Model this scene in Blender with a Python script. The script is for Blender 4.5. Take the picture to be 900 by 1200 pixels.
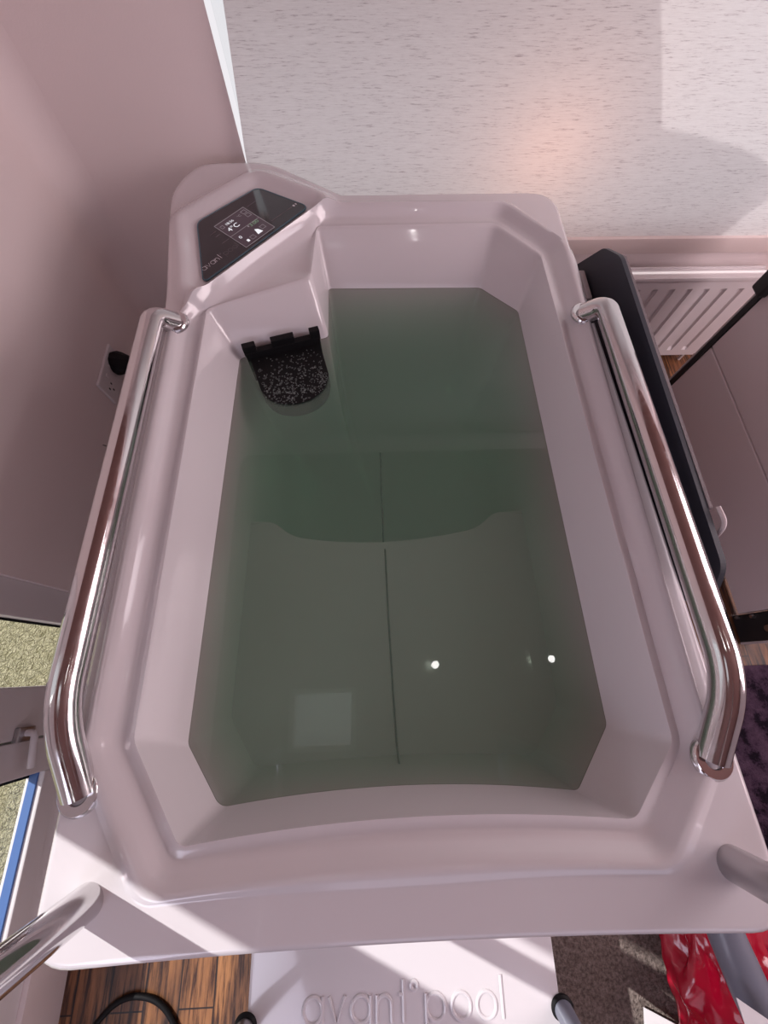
import bpy, bmesh, math, random
from mathutils import Vector, Matrix
from mathutils.bvhtree import BVHTree
random.seed(7)
S = bpy.context.scene
COL = S.collection
for o in list(bpy.data.objects): bpy.data.objects.remove(o)

# ------------------------------------------------------------------ camera
cam = bpy.data.objects.new('camera', bpy.data.cameras.new('camera'))
COL.objects.link(cam); S.camera = cam
cam.data.sensor_fit = 'HORIZONTAL'; cam.data.sensor_width = 36; cam.data.lens = 476/900*36
cam.data.clip_start = .02
_r = Vector((.99928345, -.03545074, .01326033)); _d = Vector((-.02823389, -.93150107, -.36264114)); _f = Vector((.02520791, .3620069, -.93183452))
cam.matrix_world = Matrix(((_r.x, -_d.x, -_f.x, 0), (_r.y, -_d.y, -_f.y, 0), (_r.z, -_d.z, -_f.z, 1.69), (0, 0, 0, 1)))
S.view_settings.view_transform = 'Standard'; S.view_settings.look = 'None'
S.view_settings.gamma = 1; S.view_settings.use_curve_mapping = False
S.view_settings.exposure = 0.15

# ------------------------------------------------------------------ world, sun, window and fill light
W = bpy.data.worlds.new('sky'); S.world = W; W.use_nodes = True
W.node_tree.nodes['Background'].inputs[0].default_value = (.96, .93, .97, 1)
W.node_tree.nodes['Background'].inputs[1].default_value = .82
SUN_EL = math.radians(46)
SUN_D = Vector((.9*math.cos(SUN_EL), -.436*math.cos(SUN_EL), -math.sin(SUN_EL))).normalized()
def light(name, kind, loc, direction, energy, color, **k):
    l = bpy.data.lights.new(name, kind); l.energy = energy; l.color = color
    for a, b in k.items(): setattr(l, a, b)
    o = bpy.data.objects.new(name, l); COL.objects.link(o); o.location = loc
    o.rotation_euler = Vector(direction).to_track_quat('-Z', 'Y').to_euler()
    return o
light('sun', 'SUN', (-6, 4, 6), SUN_D, 4.1, (1, .955, .93), angle=math.radians(.55))
light('back_fill', 'AREA', (.9, -2.5, 1.55), (0, 1, -.12), 7, (.86, .82, 1.0), shape='RECTANGLE', size=2.4, size_y=1.5)  # area fill added behind the viewer; the back wall has no window
light('right_fill', 'AREA', (2.42, .2, 1.6), (-1, .1, -.25), 36, (1, .83, .86), shape='RECTANGLE', size=1.6, size_y=1.2)  # fill added to brighten the left side; this wall has no window
light('overhead_fill', 'AREA', (2.0, .75, 2.55), (-.25, .1, -1), 17, (1, .88, .93), shape='RECTANGLE', size=.8, size_y=1.6)  # overhead fill added for the basin walls; no roof opening here
light('warm_glow_fill', 'POINT', (.58, 1.72, .92), (0, 0, -1), 1.1, (1, .42, .2), shadow_soft_size=.03)  # added point light for the warm patch on the blind, not a lamp
light('daylight_left_window', 'AREA', (-.93, -1.5, 1.5), (1, .35, -.3), 10, (.82, .80, 1.0), shape='RECTANGLE', size=.9, size_y=1.2)

# ------------------------------------------------------------------ materials
MATS = {}
def mat(name, color=(.8, .8, .8), rough=.5, metal=0, coat=0, spec=.5, emit=None, es=1):
    m = bpy.data.materials.new(name); m.use_nodes = True
    b = m.node_tree.nodes['Principled BSDF']
    b.inputs['Base Color'].default_value = (*color, 1); b.inputs['Roughness'].default_value = rough
    b.inputs['Metallic'].default_value = metal; b.inputs['Coat Weight'].default_value = coat
    b.inputs['Coat Roughness'].default_value = .05
    b.inputs['Specular IOR Level'].default_value = spec
    if emit: b.inputs['Emission Color'].default_value = (*emit, 1); b.inputs['Emission Strength'].default_value = es
    MATS[name] = m; return m
def N(m, t, **k):
    n = m.node_tree.nodes.new(t)
    for a, v in k.items():
        if a in n.inputs.keys(): n.inputs[a].default_value = v
        else: setattr(n, a, v)
    return n
def lk(m, a, b): m.node_tree.links.new(a, b)
def coords(m, scale=(1, 1, 1), rot=(0, 0, 0)):
    t = N(m, 'ShaderNodeTexCoord'); p = N(m, 'ShaderNodeMapping')
    p.inputs['Scale'].default_value = scale; p.inputs['Rotation'].default_value = rot
    lk(m, t.outputs['Object'], p.inputs['Vector']); return p.outputs['Vector']
def ramp(m, fac, stops):
    r = N(m, 'ShaderNodeValToRGB'); e = r.color_ramp.elements
    while len(e) < len(stops): e.new(.5)
    for x, (p, c) in zip(e, stops): x.position = p; x.color = (*c, 1)
    lk(m, fac, r.inputs['Fac']); return r.outputs['Color']
def bump(m, h, strength, dist=.01):
    b = N(m, 'ShaderNodeBump'); b.inputs['Strength'].default_value = strength; b.inputs['Distance'].default_value = dist
    lk(m, h, b.inputs['Height']); lk(m, b.outputs['Normal'], m.node_tree.nodes['Principled BSDF'].inputs['Normal']); return b
def noise(m, vec, scale, detail=4, rough=.6):
    n = N(m, 'ShaderNodeTexNoise'); n.inputs['Scale'].default_value = scale; n.inputs['Detail'].default_value = detail
    n.inputs['Roughness'].default_value = rough; lk(m, vec, n.inputs['Vector']); return n.outputs['Fac']
def PB(m): return m.node_tree.nodes['Principled BSDF']

GEL = mat('gelcoat', (.70, .665, .69), .15, coat=.6)
WALLM = mat('painted_plaster', (.88, .775, .765), .65)
v = coords(WALLM); bump(WALLM, noise(WALLM, v, 220, 3), .12, .002)
UPVC = mat('white_upvc', (.78, .74, .75), .35)
CEIL = mat('ceiling_boards', (.27, .14, .125), .6)
BACK = mat('reddish_wood_panelling', (.16, .045, .035), .5)
CHROME = mat('polished_steel', (.66, .645, .65), .10, 1)
v = coords(CHROME); n_ = noise(CHROME, v, 35, 6)
mr = N(CHROME, 'ShaderNodeMapRange'); mr.inputs['To Min'].default_value = .05; mr.inputs['To Max'].default_value = .20
mr.inputs['From Min'].default_value = .35; mr.inputs['From Max'].default_value = .7
lk(CHROME, n_, mr.inputs['Value']); lk(CHROME, mr.outputs[0], PB(CHROME).inputs['Roughness'])
SATIN = mat('satin_steel', (.50, .49, .50), .32, 1)
BLACK = mat('black_plastic', (.004, .004, .005), .6, spec=.25)
DARK = mat('dark_rubber', (.02, .02, .022), .5)
NAVY = mat('charcoal_cover', (.022, .025, .040), .5)
PALE = mat('pale_tape', (.62, .55, .56), .5)
GREYE = mat('grey_cover_edge', (.22, .19, .20), .8)
v = coords(GREYE); bump(GREYE, noise(GREYE, v, 120, 3), .5, .004)
BOARD = mat('white_board', (.84, .73, .745), .45)
BEIGE = mat('beige_bar', (.78, .66, .63), .6)
PANELK = mat('black_glass', (.012, .010, .016), .12, coat=.5)
SCREEN = mat('lcd_screen', (.02, .015, .02), .2, emit=(.10, .06, .08), es=.35)
GLOW = mat('display_glyphs', (.1, .1, .1), .5, emit=(.85, .85, .9), es=.9)
GLOWD = mat('display_dim_glyphs', (.06, .06, .06), .5, emit=(.5, .42, .45), es=.35)
GLOWG = mat('display_green_glyphs', (.05, .08, .05), .5, emit=(.35, .55, .35), es=.35)
LOGOM = mat('panel_print', (.80, .75, .78), .5)
LOGOD = mat('panel_dim_print', (.13, .11, .12), .5)
TEAL = mat('panel_edge_trim', (.05, .12, .16), .3)
SEAM = mat('dark_seam', (.02, .03, .025), .6)
RAD = mat('radiator_enamel', (.72, .67, .68), .3)
BLUE = mat('blue_film', (.08, .17, .42), .4)
PAPER = mat('white_paper', (.85, .83, .84), .6)
RED = mat('red_plastic_film', (.48, .004, .03), .16, coat=.7)
GREYV = mat('grey_vinyl', (.20, .21, .26), .35, coat=.2)
LED = mat('led_diffuser', (.9, .9, .9), .5, emit=(1, .97, .95), es=26)
REDP = None

# blind fabric: linen flecks, lets light through
BL = mat('blind_fabric', (.8, .78, .78), .8, spec=.1)
v = coords(BL, (16, 1, 210)); f1 = noise(BL, v, 1.6, 5, .75)
v2 = coords(BL, (40, 1, 420)); f2 = noise(BL, v2, 1.0, 3, .6)
mx = N(BL, 'ShaderNodeMath', operation='ADD'); ml = N(BL, 'ShaderNodeMath', operation='MULTIPLY'); ml.inputs[1].default_value = .35
lk(BL, f2, ml.inputs[0]); lk(BL, f1, mx.inputs[0]); lk(BL, ml.outputs[0], mx.inputs[1])
c = ramp(BL, mx.outputs[0], [(.0, (.30, .25, .28)), (.50, (.50, .43, .45)), (.60, (.74, .685, .69)), (.9, (.82, .77, .775))])
lk(BL, c, PB(BL).inputs['Base Color']); bump(BL, f1, .25, .003)
tr = N(BL, 'ShaderNodeBsdfTranslucent'); lk(BL, c, tr.inputs['Color'])
ms = N(BL, 'ShaderNodeMixShader'); ms.inputs[0].default_value = .72
out = BL.node_tree.nodes['Material Output']
lk(BL, PB(BL).outputs[0], ms.inputs[1]); lk(BL, tr.outputs[0], ms.inputs[2]); lk(BL, ms.outputs[0], out.inputs['Surface'])

# water: clear tinted surface with mirror reflection, absorbing body
WAT = bpy.data.materials.new('pool_water'); WAT.use_nodes = True; nt = WAT.node_tree; nt.nodes.clear()
def fres(m, ior):
    g = N(m, 'ShaderNodeNewGeometry'); r = N(m, 'ShaderNodeMapRange'); r.inputs['To Min'].default_value = ior; r.inputs['To Max'].default_value = 1/ior
    lk(m, g.outputs['Backfacing'], r.inputs['Value']); f = N(m, 'ShaderNodeFresnel'); lk(m, r.outputs[0], f.inputs[0]); return f
o_ = N(WAT, 'ShaderNodeOutputMaterial'); t_ = N(WAT, 'ShaderNodeBsdfTransparent'); g_ = N(WAT, 'ShaderNodeBsdfGlossy')
t_.inputs[0].default_value = (.90, .80, .80, 1); g_.inputs['Roughness'].default_value = .0
fr = fres(WAT, 1.48); mm = N(WAT, 'ShaderNodeMixShader')
lk(WAT, fr.outputs[0], mm.inputs[0]); df = N(WAT, 'ShaderNodeBsdfDiffuse'); df.inputs[0].default_value = (.235, .36, .285, 1); mk = N(WAT, 'ShaderNodeMixShader'); mk.inputs[0].default_value = .34; lk(WAT, t_.outputs[0], mk.inputs[1]); lk(WAT, df.outputs[0], mk.inputs[2]); lk(WAT, mk.outputs[0], mm.inputs[1]); lk(WAT, g_.outputs[0], mm.inputs[2]); lk(WAT, mm.outputs[0], o_.inputs['Surface'])
va = N(WAT, 'ShaderNodeVolumeAbsorption'); va.inputs['Color'].default_value = (.10, .80, .45, 1); va.inputs['Density'].default_value = 1.6
lk(WAT, va.outputs[0], o_.inputs['Volume'])
tc = N(WAT, 'ShaderNodeTexCoord'); nz = N(WAT, 'ShaderNodeTexNoise'); nz.inputs['Scale'].default_value = 5
bp = N(WAT, 'ShaderNodeBump'); bp.inputs['Strength'].default_value = .02; bp.inputs['Distance'].default_value = .01
lk(WAT, tc.outputs['Object'], nz.inputs['Vector']); lk(WAT, nz.outputs['Fac'], bp.inputs['Height']); lk(WAT, bp.outputs[0], g_.inputs['Normal'])

GLASS = bpy.data.materials.new('window_glass'); GLASS.use_nodes = True; GLASS.node_tree.nodes.clear()
o_ = N(GLASS, 'ShaderNodeOutputMaterial'); t_ = N(GLASS, 'ShaderNodeBsdfTransparent'); g_ = N(GLASS, 'ShaderNodeBsdfGlossy'); g_.inputs['Roughness'].default_value = 0
fr = fres(GLASS, 1.3); mm = N(GLASS, 'ShaderNodeMixShader'); t_.inputs[0].default_value = (.96, .97, .97, 1)
lk(GLASS, fr.outputs[0], mm.inputs[0]); lk(GLASS, t_.outputs[0], mm.inputs[1]); lk(GLASS, g_.outputs[0], mm.inputs[2]); lk(GLASS, mm.outputs[0], o_.inputs['Surface'])

# worn orange plank floor, boards running away from the viewer
FL = mat('worn_planks', (.4, .2, .1), .45)
v = coords(FL, rot=(0, 0, math.radians(90)))
br = N(FL, 'ShaderNodeTexBrick'); lk(FL, v, br.inputs['Vector'])
br.inputs['Scale'].default_value = 1; br.inputs['Brick Width'].default_value = .62; br.inputs['Row Height'].default_value = .105
br.inputs['Mortar Size'].default_value = .0022; br.inputs['Color1'].default_value = (.52, .25, .095, 1); br.inputs['Color2'].default_value = (.30, .125, .05, 1)
br.inputs['Mortar'].default_value = (.03, .012, .006, 1); br.inputs['Bias'].default_value = 0
vg = coords(FL, (34, 2.2, 1)); gn = noise(FL, vg, 1.5, 6, .7)
gc = ramp(FL, gn, [(.42, (.10, .06, .045)), (.53, (.66, .60, .56)), (.75, (1.1, 1.05, 1))])
mxn = N(FL, 'ShaderNodeMix', data_type='RGBA', blend_type='MULTIPLY'); mxn.inputs[0].default_value = 1
lk(FL, br.outputs['Color'], mxn.inputs[6]); lk(FL, gc, mxn.inputs[7])
vq = coords(FL, (2.6, .9, 1)); wq = noise(FL, vq, 2.2, 4, .6)
wr_ = ramp(FL, wq, [(.42, (0, 0, 0)), (.60, (1, 1, 1))]); m3 = N(FL, 'ShaderNodeMix', data_type='RGBA', blend_type='MULTIPLY'); m3.inputs[7].default_value = (.38, .36, .42, 1)
lk(FL, wr_, m3.inputs[0]); lk(FL, mxn.outputs[2], m3.inputs[6]); lk(FL, m3.outputs[2], PB(FL).inputs['Base Color']); bump(FL, gn, .4, .004)

GRD = mat('gravelly_ground', (.5, .5, .3), .95, spec=.1)
v = coords(GRD); vo = N(GRD, 'ShaderNodeTexVoronoi'); vo.inputs['Scale'].default_value = 88; vo.inputs['Randomness'].default_value = 1
vn = noise(GRD, v, 9, 4); wz = N(GRD, 'ShaderNodeVectorMath', operation='ADD'); lk(GRD, v, wz.inputs[0]); lk(GRD, noise(GRD, v, 40, 2), wz.inputs[1])
dv = N(GRD, 'ShaderNodeTexNoise'); dv.inputs['Scale'].default_value = 45; lk(GRD, v, dv.inputs['Vector']); dm = N(GRD, 'ShaderNodeMix', data_type='RGBA', blend_type='LINEAR_LIGHT'); dm.inputs[0].default_value = .03; lk(GRD, v, dm.inputs[6]); lk(GRD, dv.outputs['Color'], dm.inputs[7]); lk(GRD, dm.outputs[2], vo.inputs['Vector'])
c = ramp(GRD, vo.outputs['Distance'], [(0, (.50, .47, .33)), (.5, (.38, .36, .23)), (.9, (.17, .16, .09))])
lk(GRD, c, PB(GRD).inputs['Base Color'])
iv = N(GRD, 'ShaderNodeMath', operation='SUBTRACT'); iv.inputs[0].default_value = 1; lk(GRD, vo.outputs['Distance'], iv.inputs[1]); bump(GRD, iv.outputs[0], 1, .012)

MATM = mat('brown_doormat', (.2, .15, .12), .95, spec=.1)
v = coords(MATM); nn = noise(MATM, v, 110, 4, .7)
c = ramp(MATM, nn, [(.3, (.13, .10, .09)), (.7, (.48, .39, .35))]); lk(MATM, c, PB(MATM).inputs['Base Color']); bump(MATM, nn, 1, .02)
RUG = mat('dark_plum_rug', (.05, .02, .04), .95, spec=.1)
v = coords(RUG); nn = noise(RUG, v, 14, 6, .7)
c = ramp(RUG, nn, [(.42, (.010, .006, .012)), (.5, (.05, .028, .05)), (.62, (.085, .05, .08))]); lk(RUG, c, PB(RUG).inputs['Base Color']); bump(RUG, noise(RUG, v, 200, 2), .7, .01)
v = coords(RED); bump(RED, noise(RED, v, 9, 2), .5, .03)

# ------------------------------------------------------------------ helpers
def mesh(name, bm, m, parent=None, smooth=False):
    me = bpy.data.meshes.new(name); bmesh.ops.recalc_face_normals(bm, faces=bm.faces); bm.to_mesh(me); bm.free()
    if isinstance(m, (list, tuple)):
        for x in m: me.materials.append(x)
    else: me.materials.append(m)
    if smooth:
        for p in me.polygons: p.use_smooth = True
        me.set_sharp_from_angle(angle=math.radians(smooth if smooth is not True else 40))
    o = bpy.data.objects.new(name, me); COL.objects.link(o)
    if parent: o.parent = parent; o.matrix_parent_inverse = parent_world(parent).inverted()
    return o
def parent_world(p):
    m = Matrix.LocRotScale(p.location, p.rotation_euler, p.scale)
    return m if not p.parent else parent_world(p.parent) @ p.matrix_parent_inverse @ m
def thing(name, label, cat, loc=(0, 0, 0), group=None):
    o = bpy.data.objects.new(name, None); COL.objects.link(o); o.location = loc; o.empty_display_size = .1
    o['label'] = label; o['category'] = cat
    if group: o['group'] = group
    return o
def tag(o, label, cat, group=None, kind=None):
    o['label'] = label; o['category'] = cat
    if group: o['group'] = group
    if kind: o['kind'] = kind
    return o
def struct(name, bm, m, parent=None, smooth=False):
    o = mesh(name, bm, m, parent, smooth)
    if not parent: o['kind'] = 'structure'
    return o
def bx(bm, lo, hi, bev=0, M=None, seg=2):
    r = bmesh.ops.create_cube(bm, size=1); vs = r['verts']
    for v in vs:
        v.co = Vector([lo[i]+(v.co[i]+.5)*(hi[i]-lo[i]) for i in range(3)])
    if bev:
        es = list({e for v in vs for e in v.link_edges})
        g = bmesh.ops.bevel(bm, geom=es, offset=bev, segments=seg, affect='EDGES', profile=.6)
        vs = list({v for f in g['faces'] for v in f.verts} | {v for v in vs if v.is_valid})
    if M: bmesh.ops.transform(bm, matrix=M, verts=vs)
    return bm
def box(lo, hi, bev=0, M=None): return bx(bmesh.new(), lo, hi, bev, M)
def fillet(pts, rad, n=8):
    pts = [Vector(p) for p in pts]; out = [pts[0]]
    for i in range(1, len(pts)-1):
        a, b, c = pts[i-1], pts[i], pts[i+1]; r = rad[i] if isinstance(rad, (list, tuple)) else rad
        u = (a-b).normalized(); w = (c-b).normalized()
        d = min(r, (a-b).length*.48, (c-b).length*.48)
        p, q = b+u*d, b+w*d
        for k in range(n+1):
            t = k/n; out.append(p*(1-t)**2+b*2*t*(1-t)+q*t*t)
    out.append(pts[-1]); return out
def tube(bm, pts, r, n=16, caps=True, closed=False):
    pts = [Vector(p) for p in pts]; L = len(pts)
    rings = []; up = None
    for i, p in enumerate(pts):
        if closed: t = (pts[(i+1) % L]-pts[i-1]).normalized()
        else: t = (pts[min(i+1, L-1)]-pts[max(i-1, 0)]).normalized()
        if up is None: up = Vector((0, 0, 1)) if abs(t.z) < .9 else Vector((0, 1, 0))
        s = t.cross(up).normalized(); up = s.cross(t).normalized()
        rr = r[i] if isinstance(r, (list, tuple)) else r
        rings.append([bm.verts.new(p+(s*math.cos(a)+up*math.sin(a))*rr) for a in [2*math.pi*k/n for k in range(n)]])
    for i in range(L if closed else L-1):
        A, B = rings[i], rings[(i+1) % L]
        for k in range(n): bm.faces.new((A[k], A[(k+1) % n], B[(k+1) % n], B[k]))
    if caps and not closed: bm.faces.new(rings[0][::-1]); bm.faces.new(rings[-1])
    return bm
def prism(bm, poly, z0, z1, M=None):
    a = [bm.verts.new((x, y, z0)) for x, y in poly]; b = [bm.verts.new((x, y, z1)) for x, y in poly]; n = len(poly)
    bm.faces.new(a[::-1]); bm.faces.new(b)
    for i in range(n): bm.faces.new((a[i], a[(i+1) % n], b[(i+1) % n], b[i]))
    if M: bmesh.ops.transform(bm, matrix=M, verts=a+b)
    return bm
def rpoly(pts, r, n=6):
    out = []; L = len(pts)
    for i in range(L):
        a, b, c = Vector(pts[i-1]), Vector(pts[i]), Vector(pts[(i+1) % L])
        rr = r[i] if isinstance(r, (list, tuple)) else r
        u = (a-b).normalized(); w = (c-b).normalized(); d = min(rr, (a-b).length*.45, (c-b).length*.45)
        for k in range(n+1):
            t = k/n; q = (b+u*d)*(1-t)**2+b*2*t*(1-t)+(b+w*d)*t*t; out.append((q.x, q.y))
    return out
def disc_ring(bm, c, axis, r0, r1, h, n=28):
    """flat collar: outer radius r1, inner r0, height h"""
    M = Matrix.Translation(c) @ Vector(axis).to_track_quat('Z', 'Y').to_matrix().to_4x4()
    prof = [(r0, 0), (r1, 0), (r1, h*.5), (r1-.004, h), (r0+.002, h), (r0, h*.8)]
    rings = [[bm.verts.new(M @ Vector((math.cos(2*math.pi*k/n)*p, math.sin(2*math.pi*k/n)*p, z))) for k in range(n)] for p, z in prof]
    for i in range(len(rings)):
        A, B = rings[i], rings[(i+1) % len(rings)]
        for k in range(n): bm.faces.new((A[k], A[(k+1) % n], B[(k+1) % n], B[k]))
    return bm

# ------------------------------------------------------------------ room shell
XL, XR, YF, YB, ZC = -.98, 2.5, 1.53, -2.7, 2.6
struct('floor', box((XL-.15, YB-.1, -.1), (XR+.1, YF+.12, 0)), FL)
# ceiling with roof-window opening
SKX0, SKX1, SKY0, SKY1 = -.54, -.14, -.43, -.09
bm = bmesh.new()
bx(bm, (XL-.1, YB, ZC), (SKX0, YF+.1, ZC+.12)); bx(bm, (SKX1, YB, ZC), (XR, YF+.1, ZC+.12))
bx(bm, (SKX0, YB, ZC), (SKX1, SKY0, ZC+.12)); bx(bm, (SKX0, SKY1, ZC), (SKX1, YF+.1, ZC+.12))
struct('ceiling', bm, CEIL)
# far wall: pier left of the window, wall under and over and right of it
WX0, WX1, WZ0, WZ1 = -.378, 2.1, .60, 2.2
bm = bmesh.new()
prism(bm, [(XL-.12, YF), (WX0, YF), (WX0-.09, YF+.12), (XL-.12, YF+.12)], 0, ZC); bx(bm, (WX0, YF, 0), (WX1, YF+.12, WZ0))
bx(bm, (WX0, YF, WZ1), (WX1, YF+.12, ZC)); bx(bm, (WX1, YF, 0), (XR, YF+.12, ZC))
struct('wall_far', bm, WALLM)
# left wall with low casement; opening above is out of view, added for sun
bm = bmesh.new()
LY1 = .27; LY0 = -1.75
bx(bm, (XL-.12, LY1, 0), (XL, YF, ZC)); bx(bm, (XL-.12, YB, 0), (XL, LY0, ZC))
bx(bm, (XL-.12, LY0, 0), (XL, LY1, .17)); bx(bm, (XL-.12, LY0, 2.38), (XL, LY1, ZC))
cv = [(XL+.09*(1-math.sin(a)), YF-.09*(1-math.cos(a))) for a in [math.pi/2*k/10 for k in range(11)]]
prism(bm, cv+[(XL-.01, YF+.01)], 0, ZC)
struct('wall_left', bm, WALLM, None, 30)
struct('wall_right', box((XR, YB, 0), (XR+.1, YF+.1, ZC)), WALLM)
struct('wall_back', box((XL-.12, YB-.1, 0), (XR+.1, YB, ZC)), BACK)
struct('baseboard_far', box((.6, YF-.018, 0), (XR, YF, .09), .004), UPVC)
struct('ground_outside', box((-7, -6, -.25), (XL-.15, 3.2, -.06)), GRD)

# far window behind the blind
bm = bmesh.new()
for lo, hi in [((WX0, YF+.05, WZ0), (WX1, YF+.11, WZ0+.06)), ((WX0, YF+.05, WZ1-.06), (WX1, YF+.11, WZ1)), ((WX1-.06, YF+.05, WZ0), (WX1, YF+.11, WZ1))]:
    bx(bm, lo, hi, .004)
w2 = struct('window_2', bm, UPVC)
mesh('pane', box((WX0, YF+.07, WZ0+.05), (WX1-.05, YF+.076, WZ1-.05)), GLASS, w2)

# left casement window: frame, sashes, panes, lever handle
XO, XI = XL-.10, XL-.015
bm = bmesh.new()
bx(bm, (XO, .172, .17), (XI, LY1, 2.38), .004)             # jamb by the wall
bx(bm, (XL-.07, LY0, .17), (XI, .172, .215), .004)            # bottom rail
bx(bm, (XO, LY0, .98), (XI, .172, 1.36), .004)           # unseen transom, deepened to keep sun off the step
bx(bm, (XO, LY0, 2.30), (XI, .172, 2.38), .004)
bx(bm, (XO, .06, 1.3), (XI, .172, 2.30), .004)           # unseen mullions of the upper lights, spaced to shape the sun patches
bx(bm, (XO, -.95, 1.3), (XI, -.17, 2.30), .004)
bx(bm, (XO, -.145, .215), (XI, -.008, 1.0), .004)        # meeting stiles
w1 = struct('window_1', bm, UPVC)
bm = bmesh.new()
bx(bm, (XO, -.242, .215), (XI+.004, -.150, 1.0), .004)
bx(bm, (XL-.062, LY0+.06, .215), (XI+.004, -.242, .282), .004)
bx(bm, (XO, LY0, .215), (XI+.004, LY0+.06, 1.0), .004)
mesh('sash', bm, UPVC, w1)
mesh('pane', box((XL-.062, LY0+.05, .27), (XL-.056, -.235, 1.0)), GLASS, w1)
mesh('pane', box((XL-.062, -.012, .215), (XL-.056, .18, 1.0)), GLASS, w1)
mesh('pane', box((XL-.062, LY0+.02, 1.3), (XL-.056, .17, 2.30)), GLASS, w1)  # upper pane added out of view to let the sun patches in
mesh('glazing_bead', box((XL-.05, LY0+.06, .279), (XL-.026, -.244, .2875), .001), BLUE, w1)
bm = bmesh.new(); bx(bm, (XL-.054, .165, .2), (XL-.05, .176, .99))
bx(bm, (XL-.054, -.258, .28), (XL-.0525, -.2435, .99))
mesh('rubber_seal', bm, BLACK, w1)
h = mesh('handle', box((XI, -.150, .372), (XI+.014, -.112, .43), .004), SATIN, w1)
bm = bmesh.new(); tube(bm, fillet([(XI+.01, -.128, .402), (XI+.036, -.128, .402), (XI+.036, -.215, .385)], .012), [.009]*10+[.010], 10)
mesh('lever', bm, UPVC, h, True)

# skylight and two recessed lights (seen mirrored in the water)
bm = bmesh.new(); e = .03
for lo, hi in [((SKX0, SKY0, ZC+.02), (SKX1, SKY0+e, ZC+.11)), ((SKX0, SKY1-e, ZC+.02), (SKX1, SKY1, ZC+.11)), ((SKX0, SKY0, ZC+.02), (SKX0+e, SKY1, ZC+.11)), ((SKX1-e, SKY0, ZC+.02), (SKX1, SKY1, ZC+.11))]: bx(bm, lo, hi, .004)
w3 = struct('window_3', bm, UPVC)
mesh('pane', box((SKX0+.02, SKY0+.02, ZC+.06), (SKX1-.02, SKY1-.02, ZC+.066)), GLASS, w3)
for x, y, lab in [(.354, .018, 'round recessed ceiling light mirrored near the middle of the water'), (1.085, .028, 'round recessed ceiling light mirrored near the right edge of the water')]:
    t = thing('ceiling_light', lab, 'light', (x, y, ZC), 'recessed ceiling lights')
    bm = bmesh.new(); disc_ring(bm, (x, y, ZC), (0, 0, -1), .022, .032, .006); mesh('bezel', bm, UPVC, t, True)
    bm = bmesh.new(); bmesh.ops.create_cone(bm, cap_ends=True, segments=24, radius1=.022, radius2=.022, depth=.004, matrix=Matrix.Translation((x, y, ZC-.003))); mesh('diffuser', bm, LED, t)

# ------------------------------------------------------------------ the plunge tub
def sample(corners, rad, ne=26, nc=8, sag={}):
    """rounded polygon with a fixed number of samples per corner and per edge"""
    L = len(corners); P = [Vector(c) for c in corners]; arcs = []
    for i in range(L):
        a, b, c = P[i-1], P[i], P[(i+1) % L]; r = rad[i] if isinstance(rad, (list, tuple)) else rad
        u = (a-b).normalized(); w = (c-b).normalized(); d = min(r, (a-b).length*.45, (c-b).length*.45)
        arcs.append([(b+u*d)*(1-t)**2+b*2*t*(1-t)+(b+w*d)*t*t for t in [k/nc for k in range(nc+1)]])
    out = []
    for i in range(L):
        out += arcs[i]; p, q = arcs[i][-1], arcs[(i+1) % L][0]
        nrm = Vector(((q-p).y, -(q-p).x)).normalized() if (q-p).length > 1e-6 else Vector((0, 0))
        for k in range(1, ne):
            t = k/ne; s = sag.get(i, 0)
            out.append(p.lerp(q, t)+nrm*(-s*4*t*(1-t)))
    return out
NC, NE = 8, 26
SEG = NC+1+NE-1
A_c = [(-.139, 1.180), (.372, 1.185), (.483, 1.055), (.502, -.132), (.410, -.238), (-.320, -.246), (-.417, -.096), (-.411, .878), (-.151, .982)]
C_c = [(-.112, 1.243), (.400, 1.248), (.543, 1.085), (.563-.012, -.150), (.440, -.292), (-.350, -.300), (-.478, -.108), (-.472, .835), (-.290, 1.044)]
W_c = [(-.116, 1.066), (.338, 1.061), (.439, .964), (.446, -.117), (.367, -.222), (-.297, -.222), (-.368, -.119), (-.355, .809), (-.114, .879)]
D_c = [(-.070, 1.292), (.553, 1.296), (.556, 1.06), (.587, -.12), (.597, -.374), (-.502, -.373), (-.503, -.12), (-.500, .80), (-.290, 1.30)]
def shrink(pts, d):   # inward offset by 2-D normals
    n = len(pts); out = []
    for i in range(n):
        t = (pts[(i+1) % n]-pts[i-1]).normalized(); out.append(pts[i]+Vector((t.y, -t.x))*d)
    return out
SAG = {4: -.020}
A = sample(A_c, [.012, .02, .02, .014, .014, .012, .014, .018, .02], NE, NC, SAG)
Cc = sample(C_c, [.05, .03, .03, .03, .03, .03, .03, .05, .02], NE, NC, {4: -.016})
Wr = sample(W_c, [.012, .01, .01, .008, .008, .015, .008, .012, .012], NE, NC, {4: -.020})
Dr = sample(D_c, [.01, .075, .01, .20, .055, .055, .01, .01, .01], NE, NC, {4: -.010, 0: 0})
# far-left nose of the rim replaces the outline between corner 7 and corner 0
nose = [Vector(p) for p in rpoly([(-.500, .80), (-.506, .90), (-.543, 1.18), (-.556, 1.33), (-.500, 1.445), (-.295, 1.452), (-.070, 1.292)], [.01, .03, .06, .05, .05, .06, .01])][7:-3]
nose = [Vector((-.500, .80))]+nose+[Vector((-.070, 1.292))]
i7, i0 = 7*SEG+NC//2, len(A)+NC//2
cum = [0]
for a, b in zip(nose, nose[1:]): cum.append(cum[-1]+(b-a).length)
def along(pl, cu, s):
    for i in range(len(pl)-1):
        if cu[i+1] >= s: return pl[i].lerp(pl[i+1], (s-cu[i])/max(cu[i+1]-cu[i], 1e-9))
    return pl[-1]
n_ = len(A)
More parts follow.
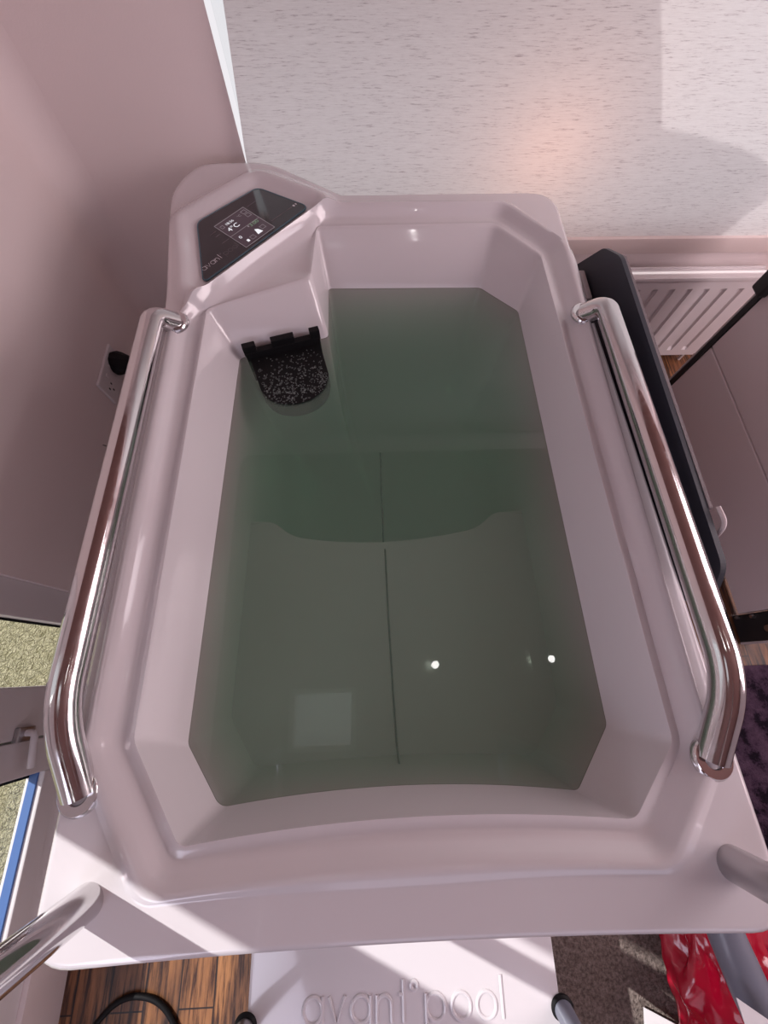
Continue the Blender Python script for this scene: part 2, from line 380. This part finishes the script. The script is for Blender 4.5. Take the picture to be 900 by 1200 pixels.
# blend so the diagonal of C maps onto the nose
for k in range(i7, i0+1):
    t = (k-i7)/(i0-i7)
    Dr[k % n_] = along(nose, cum, cum[-1]*t)
# turn ring order so that 'inward' is on a fixed side
panel = [(-.467, 1.175), (-.312, 1.322), (-.161, 1.236), (-.421, .943)]
def dpoly(p, poly):
    best = 9; inside = False; n = len(poly)
    for i in range(n):
        a, b = Vector(poly[i]), Vector(poly[(i+1) % n]); ab = b-a
        t = max(0, min(1, (p-a).dot(ab)/ab.length_squared)); best = min(best, (p-(a+ab*t)).length)
        if (a.y > p.y) != (b.y > p.y) and p.x < (b.x-a.x)*(p.y-a.y)/(b.y-a.y)+a.x: inside = not inside
    return -best if inside else best
def zdeck(p, base):
    d = dpoly(p, panel)
    return base + .020*math.exp(-((max(d, 0)-.050)/.026)**2)*(1 if d > 0 else .08) * (1 if p.y > .80 else 0)
rings = []
def add(pts, z): rings.append([(p.x, p.y, z(p) if callable(z) else z) for p in pts])
def mv(P0, P1, d): return [a+(b-a).normalized()*d for a, b in zip(P0, P1)]
low = sample([( -.10, 1.00), (.30, .99), (.385, .91), (.405, -.06), (.34, -.16), (-.27, -.16), (-.325, -.06), (-.315, .77), (-.10, .83)], .03, NE, NC)
fl_ = [p.lerp(Vector((.03, .45)), .10) for p in low]
for t, z in [(.92, .345), (.6, .348), (.4, .356), (.25, .372), (.14, .395), (.06, .425), (0, .465)]: add([p.lerp(Vector((.03, .45)), t) for p in low], z)
mid = [w.lerp(l, .5) for w, l in zip(Wr, low)]
add(mid, .60)
add(Wr, .80); 
add([w.lerp(a, .82) for w, a in zip(Wr, A)], .882)
add([w.lerp(a, .94) for w, a in zip(Wr, A)], .898)
add(A, .9045)
add(mv(A, Cc, .008), .9045); add(mv(A, Cc, .018), .900)
add(mv(Cc, A, .034), .9005); add(mv(Cc, A, .024), .908); add(mv(Cc, A, .014), .9165); add(mv(Cc, A, .005), .9255)
add(mv(Cc, Dr, .004), lambda p: zdeck(p, .9285)); add(mv(Cc, Dr, .012), lambda p: zdeck(p, .9270)); add(mv(Cc, Dr, .022), lambda p: zdeck(p, .9205))
c3 = mv(Cc, Dr, .022)
for t in [k/27 for k in range(1, 27)]: add([a.lerp(b, t) for a, b in zip(c3, Dr)], lambda p: zdeck(p, .920))
add(Dr, lambda p: zdeck(p, .9195))
def outw(d):
    n = len(Dr); o = []
    for i in range(n):
        t = (Dr[(i+2) % n]-Dr[i-2]); t = t.normalized() if t.length > 1e-6 else Vector((1, 0)); o.append(Dr[i]+Vector((-t.y, t.x))*d)
    return o
add(outw(.006), .916); add(outw(.010), .908); add(outw(.010), .865); add(outw(.0), .858)
add(outw(-.03), .856); add([p.lerp(Vector((.03, .45)), .12) for p in Dr], .82); add([p.lerp(Vector((.03, .45)), .18) for p in Dr], .03)
tub = thing('plunge_tub', 'white moulded cold plunge tub with steel grab rails and corner control panel', 'tub', (.03, .45, 0))
bm = bmesh.new(); V = [[bm.verts.new(p) for p in r] for r in rings]
for a, b in zip(V, V[1:]):
    n = len(a)
    for k in range(n):
        try: bm.faces.new((a[k], a[(k+1) % n], b[(k+1) % n], b[k]))
        except ValueError: pass
bm.faces.new(V[0]); bm.faces.new(V[-1][::-1])
shell = mesh('shell', bm, GEL, tub, 60)
# underwater seat at the near end
bm = bmesh.new()
seat_poly = rpoly([(-.40, -.25), (.47, -.25), (.50, .41), (.34, .405), (.285, .358), (.16, .336), (.026, .325), (-.11, .331), (-.225, .350), (-.28, .395), (-.40, .40)], [.01, .01, .01, .02, .03, .1, .1, .1, .03, .02, .01])
prism(bm, seat_poly, .355, .62)
es = [e for e in bm.edges if all(v.co.z > .6 for v in e.verts)]
bmesh.ops.bevel(bm, geom=es, offset=.018, segments=4, affect='EDGES')
seat = mesh('seat', bm, GEL, tub, 50)
bm = bmesh.new()
tube(bm, [(.040, -.232, .797), (.040, -.20, .70), (.038, -.165, .624), (.034, -.05, .6215), (.030, .12, .6215), (.028, .30, .6215), (.027, .328, .61)], .0022, 6)
mesh('centre_seam', bm, SEAM, tub); bm = bmesh.new()
tube(bm, [(.029, .335, .352), (.030, .45, .350), (.030, .6, .351), (.031, .75, .366)], .0022, 6)
mesh('centre_seam', bm, SEAM, tub)

# control panel
pp = rpoly(panel, .022, 6)
PZ = .9235
cp = mesh('control_panel', prism(bmesh.new(), pp, PZ-.004, PZ+.002), PANELK, tub); cp['label'] = 'black glass touch panel'
cen = Vector((-.33, 1.165))
bm = bmesh.new()
tube(bm, [(x, y, PZ+.0008) for x, y in pp], .0022, 6, closed=True); mesh('edge_trim', bm, TEAL, cp, True)
u = Vector((.664, .747, 0)).normalized(); vv = Vector((-.747, .664, 0)).normalized()
def pm(origin): return Matrix((( u.x, vv.x, 0, origin[0]), (u.y, vv.y, 0, origin[1]), (0, 0, 1, origin[2]), (0, 0, 0, 1)))
SC = Vector((-.334, 1.152)); sw, sh = .108, .128
Mp = pm((SC.x, SC.y, PZ+.002))
scr = mesh('display', bx(bmesh.new(), (-sw/2, -sh/2, 0), (sw/2, sh/2, .0006), 0, Mp), SCREEN, cp)
# stroke lettering of the maker's word mark
def circ(cx, cy, r, a0=0, a1=360, n=20): return [(cx+r*math.cos(math.radians(a0+(a1-a0)*k/n)), cy+r*math.sin(math.radians(a0+(a1-a0)*k/n))) for k in range(n+1)]
GL = {'a': (1.12, [circ(.5, .5, .5), [(1.0, 1.0), (1.0, 0)]]), 'v': (.95, [[(0, 1), (.42, 0), (.84, 1)]]),
      'n': (.95, [[(0, 0), (0, 1)], circ(.38, .6, .38, 180, 0, 12)+[(.76, 0)]]), 't': (.42, [[(.22, 0), (.22, 1.55)], [(-.02, 1.0), (.22, 1.0)]]),
      'd': (.55, [circ(.16, 1.30, .17)]), 'p': (1.12, [circ(.5, .5, .5), [(0, 1), (0, -.55)]]), 'o': (1.12, [circ(.5, .5, .5)]), 'l': (.2, [[(0, 0), (0, 1.6)]])}
def wordmark(word, height, gap=.16):
    x = 0; out = []
    for ch in word:
        w, st = GL[ch]
        for s in st: out.append([((x+a)*height, b*height) for a, b in s])
        x += w+gap
    return out, (x-gap)*height
def strokes(bm, st, M, r, flat=.5, n=6):
    b2 = bmesh.new()
    for s in st: tube(b2, [(a, b, 0) for a, b in s], r, n)
    for v in b2.verts: v.co.z *= flat
    bmesh.ops.transform(b2, matrix=M, verts=b2.verts)
    me = bpy.data.meshes.new('tmp'); b2.to_mesh(me); b2.free(); bm.from_mesh(me); bpy.data.meshes.remove(me)
st, w_ = wordmark('avantdpool', .0125)
lo_ = Vector((-.424, .985))
Ml = pm((lo_.x, lo_.y, PZ+.002))
k_ = 8
bm = bmesh.new(); strokes(bm, st[:k_+0], Ml, .0006, .4); mesh('word_mark', bm, LOGOM, cp)
bm = bmesh.new(); strokes(bm, st[k_:], Ml, .0006, .4); mesh('word_mark', bm, LOGOD, cp)
def glyphs(bm, txt, size, x, y, M):
    cu = bpy.data.curves.new('t', 'FONT'); cu.body = txt; cu.size = size
    o = bpy.data.objects.new('t', cu); COL.objects.link(o); dg = bpy.context.evaluated_depsgraph_get()
    me = bpy.data.meshes.new_from_object(o.evaluated_get(dg)); me.transform(M @ Matrix.Translation((x, y, .0009)))
    bm.from_mesh(me); bpy.data.objects.remove(o); bpy.data.curves.remove(cu); bpy.data.meshes.remove(me)
def frame_rect(bm, x0, y0, x1, y1, t, M):
    for a, b in [((x0, y0), (x1, y0+t)), ((x0, y1-t), (x1, y1)), ((x0, y0), (x0+t, y1)), ((x1-t, y0), (x1, y1))]:
        bx(bm, (a[0], a[1], .0006), (b[0], b[1], .001), 0, M)
bm = bmesh.new(); glyphs(bm, '18:36', .013, -.030, .040, Mp); glyphs(bm, '4°C', .024, -.040, .014, Mp)
glyphs(bm, '0', .016, -.040, -.028, Mp); bx(bm, (-.034, -.052, .0006), (-.027, -.043, .001), 0, Mp)
prism(bm, [(.004, -.05), (.022, -.05), (.018, -.034), (.010, -.028)], .0006, .001, Mp); mesh('display_glyphs', bm, GLOW, scr)
bm = bmesh.new(); glyphs(bm, '3:00', .018, .012, -.014, Mp); mesh('display_glyphs', bm, GLOWG, scr)
bm = bmesh.new(); frame_rect(bm, -sw/2, -sh/2, sw/2, sh/2, .0012, Mp); bx(bm, (-sw/2, -.002, .0006), (sw/2, -.001, .001), 0, Mp)
frame_rect(bm, .034, .040, .048, .054, .0009, Mp); frame_rect(bm, .034, .022, .048, .036, .0009, Mp); frame_rect(bm, -.020, -.054, -.006, -.040, .0009, Mp); frame_rect(bm, .026, -.044, .040, -.030, .0009, Mp)
glyphs(bm, '°C', .012, .014, .040, Mp); frame_rect(bm, -.046, .038, -.036, .050, .0009, Mp)
bx(bm, (.006, .0145-.024, .0006), (.010, .018-.022, .001), 0, Mp); mesh('display_glyphs', bm, GLOWD, scr)
for x0, y0, x1 in [(-.085, .045, -.062), (-.080, .028, -.064), (-.085, -.004, -.060), (.064, .055, .096), (-.045, -.073, -.020), (-.010, -.073, .016), (.066, -.040, .150)]:
    mesh('printed_caption', bx(bmesh.new(), (x0, y0, 0), (x1, y0+.0022, .0005), 0, Mp), LOGOD, cp)
for a, b in [((.150, -.043, 0), (.155, -.036, .0005)), ((.160, -.042, 0), (.163, -.036, .0005))]: mesh('printed_mark', bx(bmesh.new(), a, b, 0, Mp), LOGOM, cp)

# grab rails along both sides
def grab(F0, F1, B0, B1, lab):
    bm = bmesh.new()
    a = Vector(F0); b = Vector(F1)
    path = fillet([a, B0, B1, b], .06, 12)
    tube(bm, path, .0255, 24); r = mesh('grab_rail', bm, CHROME, tub, True); r['label'] = lab
    for f, g in ((a, Vector(B0)), (b, Vector(B1))):
        bm = bmesh.new(); disc_ring(bm, (f.x, f.y, .919), (0, 0, 1), .015, .034, .010); mesh('flange', bm, CHROME, r, True)
grab((-.478, -.165, .922), (-.475, .812, .922), (-.508, -.048, .968), (-.503, .79, .962), 'polished steel rail on the left rim')
grab((.548, -.155, .922), (.545, .820, .922), (.583, -.040, .970), (.574, .80, .964), 'polished steel rail on the right rim')
# near corner posts
for x, y, ex, lab in [(-.438, -.303, -.375, 'steel entry handrail at the near left corner'), (.536, -.296, .455, 'grey entry handrail at the near right corner')]:
    bm = bmesh.new()
    tube(bm, fillet([(x, y, .918), (x, y, 1.95), (x, y-.35, 2.0), (x, y-.55, 1.9)], .12, 8), .0245, 24)
    r = mesh('entry_handrail', bm, SATIN if x > 0 else CHROME, tub, True); r['label'] = lab

# black intake cage hanging in the notch
ck = Vector((-.236, .838)); cu_ = Vector((.241, .070)).normalized(); cn = Vector((.070, -.241)).normalized()   # along notch face, away from it
def cg(a, b): q = ck+cu_*a+cn*b; return (q.x, q.y)
cage_poly = [cg(-.095, .004), cg(.100, .004), cg(.095, .12)]+[cg(.003+.088*math.cos(t), .12+.07*math.sin(t)) for t in [math.pi*k/14 for k in range(1, 14)]]+[cg(-.089, .12)]
bm = bmesh.new(); prism(bm, cage_poly, .75, .8035)
cage = mesh('intake_cage', bm, BLACK, tub, 40); cage['label'] = 'black filter intake under the panel'
bm = bmesh.new()
Mc = Matrix((( cu_.x, cn.x, 0, ck.x), (cu_.y, cn.y, 0, ck.y), (0, 0, 1, 0), (0, 0, 0, 1)))
bx(bm, (-.103, -.006, .72), (.103, .012, .826), .002, Mc)
for x0, x1 in [(-.105, -.07), (-.028, .035), (.078, .105)]: bx(bm, (x0, -.008, .815), (x1, .010, .846), .002, Mc)
mesh('mounting_plate', bm, BLACK, cage)
bm = bmesh.new()
for k in range(10): 
    a = -.078+k*.0175; dpt = .12+.07*math.sqrt(max(0, 1-(a/.088)**2))
    bx(bm, (a-.002, .02, .8035), (a+.002, dpt-.004, .8045), 0, Mc)
mesh('grille', bm, BLACK, cage)

# water
wat = bmesh.new(); wr = shrink(Wr, 0)
ins = [Vector((.03, .45))+(p-Vector((.03, .45)))*.9995 for p in Wr]
prism(wat, [(p.x, p.y) for p in ins], .33, .80)
for v in wat.verts:
    if v.co.z < .5:
        pass
water = mesh('water', wat, WAT)
tag(water, 'murky green still water filling the tub to just below its rim', 'water', kind='stuff')
bm = bmesh.new()
BUB = mat('bubble_film', (.30, .34, .33), .15)
cnt = 0
while cnt < 420:
    a = random.uniform(-.085, .10); b = random.gauss(.135, .05)
    if b < .02 or b > .188 or (a*a/.0081+max(0, b-.12)**2/.0048) > 1: continue
    q = cg(a, b); r = random.choice([.0009, .0012, .0016, .0022]) * (1.6 if random.random() < .06 else 1)
    pts = [(q[0]+r*math.cos(t), q[1]+r*math.sin(t), .8050) for t in [2*math.pi*k/8 for k in range(8)]]
    tube(bm, pts, .00028, 4, closed=True); cnt += 1
for (x, y) in [(.27, .88), (.30, .86), (.05, .85), (.02, .86), (-.06, .86), (-.05, .84), (-.03, .82)]:
    pts = [(x+.006*math.cos(t), y+.004*math.sin(t), .8006) for t in [2*math.pi*k/10 for k in range(10)]]; tube(bm, pts, .0003, 4, closed=True)
tag(mesh('bubbles', bm, BUB), 'tiny bubbles floating on the water over the black intake', 'bubbles', kind='stuff')

# ------------------------------------------------------------------ entry step
stp = thing('entry_step', 'white moulded step in front of the tub with raised lettering', 'step', (.04, -.85, 0))
bm = bmesh.new(); bx(bm, (-.325, -1.10, 0), (.405, -.40, .40), .014, seg=4) if False else bx(bm, (-.325, -1.10, 0), (.405, -.40, .40), .014)
mesh('step_body', bm, GEL, stp, 50)
st, w_ = wordmark('avantdpool', .047, .22)
bm = bmesh.new(); strokes(bm, st, Matrix.Translation((-.195, -.748, .4005)) @ Matrix.Rotation(math.radians(-1), 4, 'Z') @ Matrix.Diagonal((.47/w_, 1.0, 1, 1)), .0042, .9, 8)
mesh('raised_lettering', bm, GEL, stp, True)
for s, x in ((-1, -.325), (1, .405)):
    bm = bmesh.new(); tube(bm, [(x, -.745, .395), (x+.01*s, -.77, .52), (x+.02*s, -.83, .80)], .021, 20)
    g_ = mesh('side_rail', bm, GREYV if s > 0 else SATIN, stp, True)
    bm = bmesh.new(); disc_ring(bm, (x, -.745, .398), (0, -.12, 1), .012, .026, .008); mesh('rubber_collar', bm, BLACK, g_, True)

# ------------------------------------------------------------------ roller blind
bl = thing('roller_blind', 'pale flecked roller blind drawn down over the far window', 'blind', (.8, 1.5, .6))
bm = bmesh.new()
nx, nz = 60, 40
g = [[bm.verts.new((0, 0, 0)) for _ in range(nz+1)] for _ in range(nx+1)]
for i in range(nx+1):
    for j in range(nz+1):
        z = .64+(2.3-.64)*j/nz; x0 = -.368+.042*min(1.6, max(0, (z-.90)/.32)); x = x0+(2.15-x0)*i/nx
        g[i][j].co = (x, 1.502+.0025*math.sin(x*7+z*1.5)+.002*math.sin(x*3.1-z*3), z)
for i in range(nx):
    for j in range(nz): bm.faces.new((g[i][j], g[i+1][j], g[i+1][j+1], g[i][j+1]))
fab = mesh('fabric', bm, BL, bl, True)
bm = bmesh.new(); bx(bm, (-.37, 1.488, .580), (2.15, 1.510, .643), .009); mesh('bottom_rail', bm, BEIGE, bl, 50)
bm = bmesh.new(); tube(bm, [(-.36, 1.49, 2.33), (2.15, 1.49, 2.33)], .032, 20); mesh('roller', bm, UPVC, bl, True)
# unseen slab added outside the far window, cut to cast the blind's shade edge
off = -SUN_D*(.30/abs(SUN_D.y))
prof = [(-1.2, .60), (1.28, .57), (1.346, .614), (1.37, .68), (1.395, .735), (1.425, .770), (1.40, .80), (1.33, .832), (1.22, .855), (1.10, .878), (.955, .899), (.86, 1.05), (.735, 1.23), (.62, 1.45), (.5, 2.6), (-1.2, 2.6)]
prof = [(x+off.x, z+off.z) for x, z in prof]
bm = bmesh.new(); prism(bm, prof, 0, .03, Matrix.Translation((0, 1.502+.30, 0)) @ Matrix.Rotation(math.radians(90), 4, 'X'))
struct('shade_slab', bm, WALLM)

# ------------------------------------------------------------------ radiator
rad = thing('radiator', 'white panel radiator on the wall below the blind', 'radiator', (1.3, 1.45, 0))
RX0, RX1, RY, RZ0, RZ1 = .86, 1.655, 1.448, .065, .498
bm = bmesh.new()
prof = []; x = RX0; pitch_ = .0745
xs = []
nrib = int((RX1-RX0-.04)/pitch_)
pts = [(RX0, RY)]
for k in range(nrib):
    c0 = RX0+.05+k*pitch_
    pts += [(c0-.014, RY), (c0-.008, RY+.010), (c0+.008, RY+.010), (c0+.014, RY)]
pts.append((RX1, RY))
zs = [(RZ0, 0), (RZ0+.035, 0), (RZ0+.05, 1), (RZ1-.06, 1), (RZ1-.045, 0), (RZ1, 0)]
G = [[bm.verts.new((x, RY+(y-RY)*s, z)) for x, y in pts] for z, s in zs]
for a, b in zip(G, G[1:]):
    for k in range(len(pts)-1): bm.faces.new((a[k], a[k+1], b[k+1], b[k]))
bx(bm, (RX0, RY+.011, RZ0), (RX1, RY+.02, RZ1))
mesh('front_panel', bm, RAD, rad, 20)
mesh('rear_panel', box((RX0, RY+.052, RZ0), (RX1, RY+.06, RZ1), .002), RAD, rad)
bm = bmesh.new(); bx(bm, (RX0-.004, RY-.005, RZ1-.004), (RX1+.004, RY+.002, RZ1+.010), .0015)
bx(bm, (RX0-.004, RY+.055, RZ1-.004), (RX1+.004, RY+.064, RZ1+.010), .0015)
bx(bm, (RX0-.002, RY, RZ1-.004), (RX1+.002, RY+.06, RZ1+.006), .001)
mesh('top_grille', bm, RAD, rad)
bm = bmesh.new(); tube(bm, fillet([(RX1-.02, RY+.03, .0), (RX1-.02, RY+.03, .10)], .01), .008, 10); mesh('pipe', bm, RAD, rad, True); bm = bmesh.new(); tube(bm, [(RX0+.02, RY+.03, 0), (RX0+.02, RY+.03, .10)], .008, 10); mesh('pipe', bm, RAD, rad, True)

# ------------------------------------------------------------------ tub cover standing between tub and board
cov = thing('tub_cover', 'charcoal tub cover stood on edge against the right side of the tub', 'cover', (.66, .6, 0))
bm = bmesh.new()
cp_ = rpoly([(1.13, .12), (1.13, .815), (1.04, .935), (.955, .975), (.155, .962), (.112, .92), (.112, .12)], [.01, .015, .015, .02, .02, .015, .01])
cp_ = [(a, b) for a, b in cp_]
b2 = bmesh.new(); prism(b2, cp_, 0, .011)
# map (a, b, c) -> (x, y, z) = (.655 + c, a, b), leaning a little outward at the top
for v in b2.verts: a, b, c = v.co; v.co = (.628+c+.014*(b-.5)/.5, a, b)
slab = mesh('cover_slab', b2, NAVY, cov)
b2 = bmesh.new(); prism(b2, [(y, z) for y, z in [(1.04, .930), (.955, .973), (.27, .966), (.27, .20), (1.128, .20), (1.128, .81)]], 0, .007)
for v in b2.verts: a, b, c = v.co; v.co = (.639+c+.014*(b-.5)/.5, a, b)
mesh('cover_lining', b2, GREYE, cov)
mesh('white_bracket', box((.618, .955, .80), (.634, 1.065, .850), .003), PALE, cov)
b2 = bmesh.new(); tube(b2, fillet([(.664, .27, .972), (.668, .235, .972), (.668, .215, .93), (.655, .235, .80), (.648, .24, .6)], .03), .0045, 8); mesh('strap', b2, PALE, cov, True)

# ------------------------------------------------------------------ white board at the right
bd = thing('board_screen', 'large white panel board with dark metal edge standing right of the tub', 'screen', (1.45, .7, 0))
BX = 1.46
mesh('lower_panel', box((BX, .16, .03), (BX+.02, 1.235, .345), .003), BOARD, bd)
mesh('upper_panel', box((BX, .16, .351), (BX+.02, 1.235, 1.05), .003), BOARD, bd)
mesh('backing', box((BX+.012, .16, .02), (BX+.03, 1.235, 1.06)), BOARD, bd)
bm = bmesh.new(); bx(bm, (BX-.004, 1.235, 0), (BX+.034, 1.262, 1.07), .003); mesh('edge_frame', bm, DARK, bd)
bm = bmesh.new(); bx(bm, (BX-.006, 1.262, 0), (BX+.034, 1.270, 1.07), .002); mesh('edge_strip', bm, PALE, bd)
bm = bmesh.new(); bx(bm, (BX-.03, 1.225, .60), (BX+.045, 1.285, .72), .008); mesh('corner_bracket', bm, DARK, bd)
bm = bmesh.new(); bx(bm, (BX-.004, .052, 0), (BX+.034, .155, 1.07), .003); nf = mesh('near_frame', bm, DARK, bd)
bm = bmesh.new(); bx(bm, (BX-.006, .044, 0), (BX+.034, .052, 1.07), .002); mesh('edge_strip', bm, PALE, bd)
for y, z, r in [(.142, .10, .008), (.145, .03, .006), (.093, .15, .015), (.14, .30, .008)]:
    bm = bmesh.new(); bmesh.ops.create_cone(bm, cap_ends=True, segments=12, radius1=r, radius2=r*.8, depth=.014, matrix=Matrix.Translation((BX-.01, y, z)) @ Matrix.Rotation(math.radians(-90), 4, 'Y'))
    mesh('bolt', bm, SATIN, nf)

# ------------------------------------------------------------------ wall socket, plug, wall crack
XS = XL
so = thing('wall_socket', 'white double wall socket on the left wall behind the grab rail', 'socket', (XS, 1.08, .44))
k_ = .98
bm = bmesh.new(); bx(bm, (XS, .982, .375), (XS+.010, 1.172, .490), .005); mesh('face_plate', bm, UPVC, so)
for (y, z) in [(1.024, .412), (1.012, .432), (1.036, .432)]: mesh('pin_hole', box((XS+.0095, y-.003, z-.005), (XS+.0105, y+.003, z+.005)), BLACK, so)
for y in (1.049, 1.094): mesh('rocker_switch', box((XS+.009, y-.005, .455), (XS+.013, y+.005, .467), .001), UPVC, so)
pl = thing('power_plug', 'black plug pushed into the white wall socket', 'plug', (XS+.012, 1.12, .44))
bm = bmesh.new(); c0 = Vector((XS+.011, 1.125, .440))
tube(bm, [c0, c0+Vector((.012, 0, 0)), c0+Vector((.03, -.002, 0)), c0+Vector((.055, -.004, .0)), c0+Vector((.066, -.004, 0))], [.042, .044, .040, .030, .016], 10)
mesh('plug_body', bm, BLACK, pl, 30)
bm = bmesh.new(); tube(bm, fillet([c0+Vector((.06, -.004, 0)), c0+Vector((.10, -.01, -.02)), c0+Vector((.12, -.02, -.16)), c0+Vector((.10, -.02, -.43))], .04), .006, 8); mesh('lead', bm, BLACK, pl, True)
bm = bmesh.new(); tube(bm, [(XS+.0005, .80, .386), (XS+.0005, .808, .36), (XS+.0005, .812, .318)], .0016, 5)
tag(mesh('hairline_mark', bm, SEAM), 'thin dark hairline mark on the left wall below the socket', 'mark')

# ------------------------------------------------------------------ floor things near the step
bm = bmesh.new()
tube(bm, [Vector(p) for p in fillet([(-.93, -1.2, .008), (-.90, -.98, .008), (-.80, -.885, .008), (-.68, -.90, .008), (-.60, -1.0, .008), (-.58, -1.25, .008)], .12, 10)], .008, 10)
tag(mesh('floor_cable', bm, BLACK, None, True), 'black cable looping over the planks left of the step', 'cable')
bm = bmesh.new(); prism(bm, rpoly([(.43, -1.3), (.925, -1.3), (.925, -.62), (.43, -.60)], .02), .001, .012)
tag(mesh('door_mat', bm, MATM), 'rough brown doormat on the floor right of the white step', 'mat')
bm = bmesh.new(); prism(bm, rpoly([(.97, -1.6), (2.3, -1.6), (2.3, -.035), (.60, -.035), (.60, -.55), (.97, -.57)], .02), .001, .010)
tag(mesh('rug', bm, RUG), 'dark plum patterned rug on the floor right of the tub', 'rug')

# crumpled red bag
bm = bmesh.new()
bmesh.ops.create_icosphere(bm, subdivisions=5, radius=1)
from mathutils import noise as mn
for v in bm.verts:
    p = v.co.copy(); d = mn.noise(p*2.3)*.22+abs(mn.noise(p*3.6+Vector((3, 1, 2))))*.14
    q = p*(1+d); v.co = Vector((.99+q.x*.150, -.90+q.y*.24, .11+q.z*.10))
    v.co.z = max(v.co.z, .013)
tag(mesh('red_bag', bm, RED, None, True), 'crumpled glossy red plastic bag on the floor beyond the doormat', 'bag')
# rolled grey mat standing between the red bag and the frame edge
bm = bmesh.new()
tube(bm, [(.855, -.58, .35), (.862, -.66, .355), (.885, -.76, .355), (.93, -.90, .345), (.97, -1.10, .27), (.99, -1.34, .06)], [.040, .043, .045, .046, .047, .047], 28)
tag(mesh('grey_roll', bm, GREYV, None, True), 'thick blue grey padded roll leaning beside the red bag', 'roll')
def sheet(name, pts, lab, thick=.002):
    bm = bmesh.new(); a = [bm.verts.new(p) for p in pts]; f = bm.faces.new(a)
    bmesh.ops.subdivide_edges(bm, edges=bm.edges[:], cuts=3, use_grid_fill=True)
    r = bmesh.ops.solidify(bm, geom=bm.faces[:], thickness=thick)
    return tag(mesh(name, bm, PAPER, None, True), lab, 'paper')
sheet('paper_sheet', [(.765, -.968, .03), (.74, -1.14, .014), (.93, -1.14, .014), (.875, -1.02, .03)], 'white folded paper lying on the brown doormat')
sheet('paper_sheet', [(.804, -.733, .42), (.868, -.775, .42), (.93, -.90, .42), (.82, -.90, .42)], 'white paper corner resting on the grey roll')
